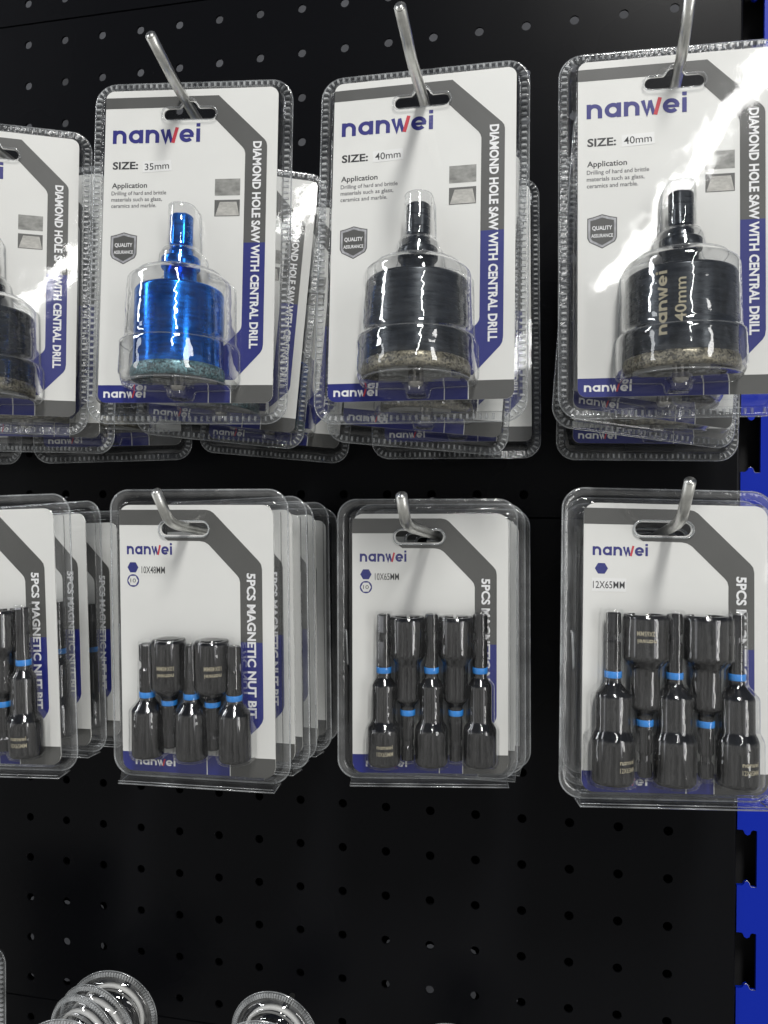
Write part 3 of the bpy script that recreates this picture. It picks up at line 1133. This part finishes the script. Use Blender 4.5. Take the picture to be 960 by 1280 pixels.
    def shell(mb):
        nc, ne = 10, 6
        def O(d, y):
            return [(p[0], y, p[1]) for p in round_rect(W - 2 * d, H - 2 * d, max(0.6, 8 - d), nc=nc, ne=ne)]
        def face(d, y):
            return [(p[0] + ccx, y, p[1] + ccz) for p in round_rect(cw + 1.8 - 2 * d, chh + 1.8 - 2 * d, 5.4 - d, nc=nc, ne=ne)]
        mb.rings([O(0, 0), O(0.3, -0.35), O(0.9, -0.4), O(2.6, -0.4), O(3.1, 0.1)], "clear_pet_rim", True)
        mb.rings([O(3.1, 0.1), face(-0.8, 0.1), face(-0.5, -0.9), face(-0.1, -5.5), face(0.25, -6.1), face(0.7, -6.2)], "clear_pet", True)
        mb.poly([[(p[0], p[2]) for p in face(0.7, 0)], slot()], -6.2, "clear_pet")
        mb.tube(O(0.1, 0.12), 0.36, "clear_pet_bead", 6, closed=True)
        mb.tube([(p[0], -6.25, p[1]) for p in round_rect(20.9, 6.3, 3.1, nc=6, cx=c2(27.6, 0)[0], cz=c2(0, 9.4)[1])], 0.33, "clear_pet_bead", 6, closed=True)
        # foot that lets the pack stand
        x0, x1 = -W / 2 + 6.2, W / 2 - 5.0
        zt, zb = -H / 2 + 3.0, -H / 2 - 1.8
        def foot(y, g, z):
            return [(x0 - g, y, z), (x1 + g, y, z)]
        mb.rings([[(x0, -6.0, zt + 1.4), (x1, -6.0, zt + 1.4)], [(x0 - 0.2, -7.2, zt - 2.6), (x1 + 0.2, -7.2, zt - 2.6)], [(x0 - 0.5, -8.2, zb + 1.6), (x1 + 0.5, -8.2, zb + 1.6)], [(x0 - 0.6, -7.8, zb + 1.1), (x1 + 0.6, -7.8, zb + 1.1)], [(x0 - 0.6, 1.0, zb + 1.5), (x1 + 0.6, 1.0, zb + 1.5)]], "clear_pet", False, closed=False)
        mb.tube([(x0 - 0.6, 1.0, zb + 1.5), (x0 - 0.6, -7.8, zb + 1.1), (x1 + 0.6, -7.8, zb + 1.1), (x1 + 0.6, 1.0, zb + 1.5)], 0.30, "clear_pet_bead", 6)
        mb.tube([(x0 - 0.4, -8.2, zb + 2.3), (x1 + 0.4, -8.2, zb + 2.3)], 0.2, "clear_pet_bead", 6)
        for a, sg in ((x0, -1), (x1, 1)):
            mb.add([(a, -6.0, zt + 1.4), (a + sg * 0.2, -7.2, zt - 2.6), (a + sg * 0.5, -8.2, zb + 1.6), (a + sg * 0.6, -7.8, zb + 1.1), (a + sg * 0.6, 1.0, zb + 1.5), (a, 0.4, zt)], [(0, 1, 2, 3, 4, 5)], "clear_pet_rim")
        # little lock bar pressed into the left flange
        mb.tube([(-W / 2 + 3.4, -0.6, 4.0), (-W / 2 + 3.7, -1.3, 3.2), (-W / 2 + 4.2, -1.3, -9.4), (-W / 2 + 4.4, -0.6, -10.4)], 0.42, "clear_pet_bead", 6)
        # bulges over the bits
        for us, pr, sgn in ((ups, up_, 1), (dns, dn, -1)):
            a, b = pr['hexr']
            p = [(a - sgn * 1.4, 0.0), (a - sgn * 1.4, 3.4)]
            p += [(v, r + 0.75) for v, r in pr['body']]
            p += [(pr['open_end'] + sgn * 0.9, pr['body'][-1][1] + 0.6), (pr['open_end'] + sgn * 1.1, 0.0)]
            for u in us:
                dome_rings(mb, u, rounded(p, 0.9, 3), yax, -6.22, "clear_pet_bulge", org=c2, n=18)
    shareL('L_shell' + kind, root, "clear_shell", shell)
    def back(mb):
        def O(d, y):
            return [(p[0], y, p[1]) for p in round_rect(W - 2 * d, H - 2 * d, max(0.6, 8 - d), nc=8, ne=1)]
        mb.rings([O(0.1, 0.7), O(4.0, 0.6), O(4.8, 2.2)], "clear_pet", True)
        mb.poly([[(p[0], p[2]) for p in O(4.8, 0)], slot()], 2.2, "clear_pet")
    shareL('L_back', root, "rear_shell", back)

    zs = lambda v: (oz - v) * s
    def bit(u, pr, sgn, key):
        def body(mb):
            h0, h1 = pr['hexr']
            hr = 2.95 if kind != '12' else 2.75
            nt = pr['notch']
            prof = [(h0, 0.05, 6), (h0, hr - 0.5, 6), (h0 + sgn * 0.6, hr, 6), (nt - sgn * 1.9, hr, 6)]
            def ring(v, r, hexed):
                out = []
                for j in range(24):
                    a = 2 * math.pi * j / 24
                    q = r
                    if hexed:
                        b = a % (math.pi / 3) - math.pi / 6
                        q = r * 0.93 / math.cos(b)
                    out.append((q * math.cos(a), q * math.sin(a), zs(v) - zs(0)))
                return out
            R1 = [ring(h0, 0.05, 0), ring(h0, hr - 0.5, 1), ring(h0 + sgn * 0.6, hr, 1), ring(nt - sgn * 1.9, hr, 1), ring(nt - sgn * 0.9, hr - 0.6, 0), ring(nt + sgn * 0.9, hr - 0.6, 0), ring(nt + sgn * 1.9, hr, 1), ring(h1, hr, 1), ring(h1, hr - 0.05, 0)]
            mb.rings(R1, "black_oxide_steel", False)
            prof = rounded(pr['body'], 0.5, 2)
            n = 36
            mb.rings([[(r * math.cos(2 * math.pi * j / n), r * math.sin(2 * math.pi * j / n), zs(v) - zs(0)) for j in range(n)] for v, r in prof], "black_oxide_steel", True)
            # hexagonal mouth of the socket
            e = pr['open_end']
            rim = pr['body'][-1][1]
            def hx(r, v):
                return [((r * 0.9 / math.cos((2 * math.pi * j / n) % (math.pi / 3) - math.pi / 6)) * math.cos(2 * math.pi * j / n), (r * 0.9 / math.cos((2 * math.pi * j / n) % (math.pi / 3) - math.pi / 6)) * math.sin(2 * math.pi * j / n), zs(v) - zs(0)) for j in range(n)]
            mb.rings([[(rim * math.cos(2 * math.pi * j / n), rim * math.sin(2 * math.pi * j / n), zs(e) - zs(0)) for j in range(n)], hx(rim - 1.2, e), hx(rim - 1.4, e - sgn * 9), hx(0.1, e - sgn * 9)], "black_oxide_steel", False)
        if key in _cache:
            o = bpy.data.objects.new("nut_bit", _cache[key])
            COL.objects.link(o)
            o.parent = root
        else:
            mb = MB()
            body(mb)
            o = mb.build("nut_bit", root)
            _cache[key] = o.data
        o.location = ((ox + u) * sx * MM, yax * MM, zs(0) * MM)
        o.rotation_euler.z = R(random.uniform(0, 60))
        k2 = key + 'ring'
        if k2 in _cache:
            q = bpy.data.objects.new("colour_ring", _cache[k2])
            COL.objects.link(q)
            q.parent = o
        else:
            mb = MB()
            a, b = pr['ring']
            n = 32
            rr = 3.35
            mb.rings([[(r_ * math.cos(2 * math.pi * j / n), r_ * math.sin(2 * math.pi * j / n), zs(v) - zs(0)) for j in range(n)] for v, r_ in ((a, 2.9), (a, rr - .1), (a + sgn * 0.2 if sgn * (b - a) > 0 else a + 0.2, rr), (b - 0.2, rr), (b, rr - .1), (b, 2.9))], "blue_ring_plastic", True)
            q = mb.build("colour_ring", o)
            _cache[k2] = q.data
        return o
    bits = []
    random.seed(11)
    for u in ups:
        bits.append(bit(u, up_, 1, 'bit_up' + kind))
    for u in dns:
        bits.append(bit(u, dn, -1, 'bit_dn' + kind))
    return root, bits


def laser_text(parent, lines, r, z0, theta, name="laser_marking", cyl=(0, 0), vertical=False, flip=False, mat="laser_mark"):
    """lettering wrapped round a cylinder; theta is the angle from -y towards +x, in degrees"""
    mb = MB()
    cx, cy = cyl
    def wrap(a, b):
        # a along circumference (mm), b up
        th = R(theta) + a / r
        return (cx + (r + 0.07) * math.sin(th), cy - (r + 0.07) * math.cos(th), b)
    for s, x, z, w, cap, is_logo in lines:
        if is_logo:
            k = w / LOGO_W
            for i, (pts, wd, _) in enumerate(LOGO):
                vs, fs = stroke(pts, wd)
                P = []
                for a, b in vs:
                    a, b = a * k, b * cap
                    if vertical:
                        a, b = -b, a
                    if flip:
                        a, b = -a, -b
                    q = wrap(x + a, z0 + z + b)
                    P.append((q[0], q[1] - 0.003 * i, q[2]))
                mb.add(P, fs, mat)
        else:
            vs, fs = text2d(s, w, cap, 0.01)
            P = []
            for a, b in vs:
                if vertical:
                    a, b = -b, a
                if flip:
                    a, b = -a, -b
                P.append(wrap(x + a, z0 + z + b))
            mb.add(P, fs, mat)
    return mb.build(name, parent)


def pose(o, yaw, pitch, roll, x, y, z):
    o.rotation_mode = 'XYZ'
    M = Matrix.Rotation(yaw, 3, 'Z') @ Matrix.Rotation(pitch, 3, 'X') @ Matrix.Rotation(roll, 3, 'Y')
    o.rotation_euler = M.to_euler('XYZ')
    o.location = (x * MM, y * MM, z * MM)


GT = "ribbed blister packs holding a diamond hole saw"
GL = "clear blister packs of five magnetic nut bits"
p35 = saw_pack('35')
p40 = saw_pack('40')
used = set()


def place(proto, q, label, group):
    o = proto if id(proto) not in used else copy_tree(proto)
    used.add(id(proto))
    pose(o, *q)
    tag(o, label, "blister pack", group)
    return o


T = [
    (p35, [0.1291, -0.0528, 0.0072, -35.04, -120.14, 112.82], "blister pack with the bright blue hole saw, SIZE: 35mm, front of its hook"),
    (p40, [0.012, -0.0812, 0.0006, 61.76, -114.72, 111.7], "SIZE: 40mm black hole saw pack hanging in front at top centre, free of glare"),
    (p40, [0.0447, -0.0268, -0.0025, 158.15, -102.99, 113.7], "black 40mm hole saw pack with strong white glare across it, front at top right"),
    (p40, [0.44, -0.0615, 0.0067, -138.8, -108.5, 111.6], "hole saw pack cut off by the left edge, front one, its right side turned away"),
    (p40, [-0.06, 0.0126, 0.0319, -143.2, -64.0, 106.16], "hole saw pack just behind the cut-off left front one, its bottom right corner showing"),
    (p40, [0.3065, -0.0636, -0.0374, -126.18, -30.14, 102.51], "rearmost hole saw pack below and between the left front pack and the blue saw pack"),
    (p40, [0.0, 0.0, 0.0, -229.13, -25.0, 102.26], "hole saw pack near the board whose bottom corner shows at the far left edge"),
    (p35, [0.3137, -0.0435, 0.0922, -46.8, -46.3, 111.0], "tilted hole saw pack peeping out right of the blue saw pack, ribbon text half covered"),
    (p35, [0.10, -0.0253, 0.0873, -31.5, -11.0, 104.9], "rearmost pack behind the blue saw pack, its corner reaching lowest beside the middle pack"),
    (p40, [0.3069, -0.0182, 0.0738, 57.72, -64.91, 105.28], "slanting pack between the middle black saw pack and the straight one behind it"),
    (p40, [0.1161, -0.0853, -0.0034, 65.9, -26.43, 102.58], "straight rearmost pack behind the middle black saw pack, showing at its right and bottom"),
    (p40, [0.36, -0.10, 0.11, 158.0, -60.0, 108.0], "steeply slanting pack wedged behind the glare-struck pack at top right"),
    (p40, [0.1315, 0.0243, 0.0099, 159.24, -36.05, 101.0], "straight rear pack, bottom strip with white brand name showing under the top right pack"),
    (p40, [0.0, 0.0, 0.0, -213.5, -60.0, -304.0], "ribbed blister pack at the bottom left corner, only its right edge in view"),
]
tobj = []
for proto, q, lab in T:
    tobj.append(place(proto, q, lab, GT))
# lettering on the saw of the top right pack
sawo = [c for c in kids(tobj[2]) if c.name.startswith("hole_saw")][0]
ax0 = cu(36.5, 0)[0]
laser_text(sawo, [("", 2.2, 0, 22.5, 2.9, True), ("40mm", 8.4, 4.0, 15.5, 3.6, False)], 19.75, T_OZ - 113.6, -31, "laser_marking", cyl=(ax0, -13.3), vertical=True, mat="laser_mark")

n48, b48 = nut_pack('48', "10X48MM")
n65, b65 = nut_pack('65', "10X65MM")
n12, b12 = nut_pack('12', "12X65MM")

L = [
    (n48, [0.0388, 0.0225, -0.0041, -33.73, -114.1, -49.08], "front 10X48MM nut bit pack, short bits with blue rings, second column from the left"),
    (n48, [-0.16, -0.0563, -0.0458, -34.19, -76.74, -52.9], "second nut bit pack of the stack behind the 10X48MM one"),
    (n48, [-0.1475, -0.0376, -0.0371, -36.54, -59.25, -54.96], "third nut bit pack of the stack behind the 10X48MM one"),
    (n65, [-0.2068, -0.0478, -0.0422, -33.24, -40.44, -55.65], "fourth pack of the stack behind the 10X48MM one, blue ribbon end seen through plastic"),
    (n65, [-0.0602, -0.0203, -0.0145, -36.96, -20.16, -58.13], "rearmost and darkest pack of the stack behind the 10X48MM one"),
    (n65, [0.1722, 0.0011, -0.004, 60.07, -80.98, -52.84], "front 10X65MM nut bit pack in the middle of the lower row"),
    (n65, [0.0195, 0.0079, -0.0081, 62.6, -62.3, -55.09], "second pack right behind the 10X65MM front pack, only its edge showing"),
    (n65, [-0.0331, -0.0123, -0.0091, 64.51, -44.19, -57.63], "rearmost pack behind the 10X65MM front pack, a thin strip at its right"),
    (n12, [0.2053, -0.0642, 0.0202, 159.96, -92.33, -48.59], "12X65MM nut bit pack with thick sockets at the right, bright and unobstructed"),
    (n12, [0.19, -0.05, 0.02, 161.5, -68.0, -52.5], "second 12X65MM pack hidden behind the right-hand one, glimpsed through its hanging slot"),
    (n12, [0.17, -0.05, 0.02, 162.5, -46.0, -55.0], "rearmost 12X65MM pack behind the right-hand one, next to the board"),
    (n65, [0.0443, -0.0008, -0.0334, -135.81, -112.5, -52.01], "nut bit pack cut off by the left edge of the photo, front of its hook"),
    (n65, [-0.12, -0.0373, -0.062, -143.12, -70.16, -55.85], "second nut bit pack from the left edge, clear margin over the next pack's ribbon"),
    (n65, [-0.0941, -0.0252, -0.0394, -146.33, -38.31, -60.46], "rear left nut bit pack, its ribbon text just left of the 10X48MM pack"),
]
lobj = []
for proto, q, lab in L:
    lobj.append(place(proto, q, lab, GL))


def bits_of(o):
    return [c for c in kids(o) if c.name.startswith("nut_bit")]


def by_x(o):
    return sorted(bits_of(o), key=lambda c: c.location.x)


S = 1.067
def mark(o, idx, r, v, theta, txt, flip=False, dz=0):
    b = by_x(o)[idx]
    z = -v * S
    sgn = -1 if flip else 1
    m = laser_text(b, [("", -3.5 * sgn, 1.5 * sgn, 7.0, 1.25, True), (txt, -3.5 * sgn, -1.5 * sgn, 7.2, 1.75, False)], r, z, theta - math.degrees(b.rotation_euler.z) * 1.0, "laser_marking", flip=flip)
    return m


# marks on the nut bits (wrapped, facing forward: the bit's own spin is taken off again)
mark(lobj[5], 0, 7.16, 95.0, 4, "10X65MM")
mark(lobj[8], 0, 8.16, 95.2, 28, "12X65MM")
mark(lobj[8], 4, 8.16, 95.0, 14, "12X65MM")
mark(lobj[8], 1, 8.66, 48.0, -14, "12X65MM", True)
mark(lobj[0], 1, 7.08, 63.0, 12, "10X48MM", True)
mark(lobj[0], 3, 7.08, 62.5, 24, "10X48MM", True)
mark(lobj[11], 4, 7.16, 95.0, 6, "10X65MM")


# ------------------------------------------------------------------ round clear packs at the bottom
def round_pack(rad):
    root = empty("round_blister_pack")
    n = 300
    def ring(r, y, ribs=0.0):
        out = []
        for j in range(n):
            a = 2 * math.pi * j / n
            yy = y - (ribs if (j % 4) in (1, 2) else 0)
            out.append((r * math.cos(a), yy, r * math.sin(a)))
        return out
    mb = MB()
    mb.rings([ring(rad, 0), ring(rad - 0.3, -0.5), ring(rad - 3.0, -0.4), ring(rad - 3.4, 0.2)], "clear_pet_rim", True)
    add_ribs(mb, ring(rad - 0.6, 0), ring(rad - 2.9, 0), -0.5, 0.9, 3)
    mb.rings([ring(rad - 3.4, 0.2), ring(rad - 5.6, 0.2), ring(rad - 6.2, -4.6), ring(rad - 6.8, -5.4), ring(rad - 7.8, -5.5), ring(rad - 8.4, -5.0), ring(rad - 9.2, -2.0), ring(rad - 11.5, -1.8), ring(rad - 12.2, -6.0), ring(rad - 13.0, -7.2), ring(0.1, -7.6)], "clear_pet_dome", True)
    pts = ring(rad - 0.1, 0.1)[::4]
    mb.tube(pts, 0.3, "clear_pet_bead", 6, closed=True)
    mb.build("clear_shell", root)
    mb = MB()
    mb.rings([ring(rad - 0.1, 0.7), ring(rad - 4.2, 0.7), ring(rad - 4.6, 4.5), ring(0.1, 4.6)], "clear_pet", True)
    mb.build("rear_shell", root)
    mb = MB()
    mb.rings([ring(rad - 9.4, -1.2), ring(rad - 8.5, -1.6), ring(rad - 7.6, -1.2), ring(rad - 7.6, 1.4), ring(rad - 9.4, 1.4), ring(rad - 9.4, -1.2)], "white_paper_insert", True)
    mb.build("round_insert", root)
    mb = MB()
    mb.rings([ring(rad - 13.4, 1.2), ring(rad - 13.4, -3.8), ring(rad - 14.0, -4.6), ring(rad - 17, -4.8), ring(rad - 17.4, -3.0), ring(0.1, -3.0)], "black_oxide_steel", True)
    mb.build("round_cutter", root)
    return root


GR = "round clear packs hanging at the bottom edge"
ra = round_pack(26.9)
rb = round_pack(24.4)
RP = [
    (ra, [0.10, 0.03, 0, -131.0, -22.0, -288.1], "rearmost and rightmost round pack of the left bottom cluster, full ribbed rim visible"),
    (ra, [-0.18, 0.08, 0, -131.5, -36.0, -287.4], "second round pack from the board in the left bottom cluster"),
    (ra, [-0.26, 0.02, 0, -132.0, -47.0, -287.6], "third round pack from the board in the left bottom cluster"),
    (ra, [0.12, 0.10, 0, -132.5, -63.0, -287.8], "frontmost round pack of the left bottom cluster, lowest and largest"),
    (rb, [0.0, 0.05, 0, -29.8, -30.0, -279.0], "rear round ribbed pack of the pair below the 10X48MM nut bit pack"),
    (rb, [0.2, 0.08, 0, -31.0, -52.0, -279.5], "front round ribbed pack of the pair below the 10X48MM nut bit pack"),
    (rb, [0.0, 0.04, 0, 66.0, -30.0, -283.0], "round ribbed pack whose top barely rises into view at the bottom centre"),
]
for proto, q, lab in RP:
    o = place(proto, q, lab, GR)
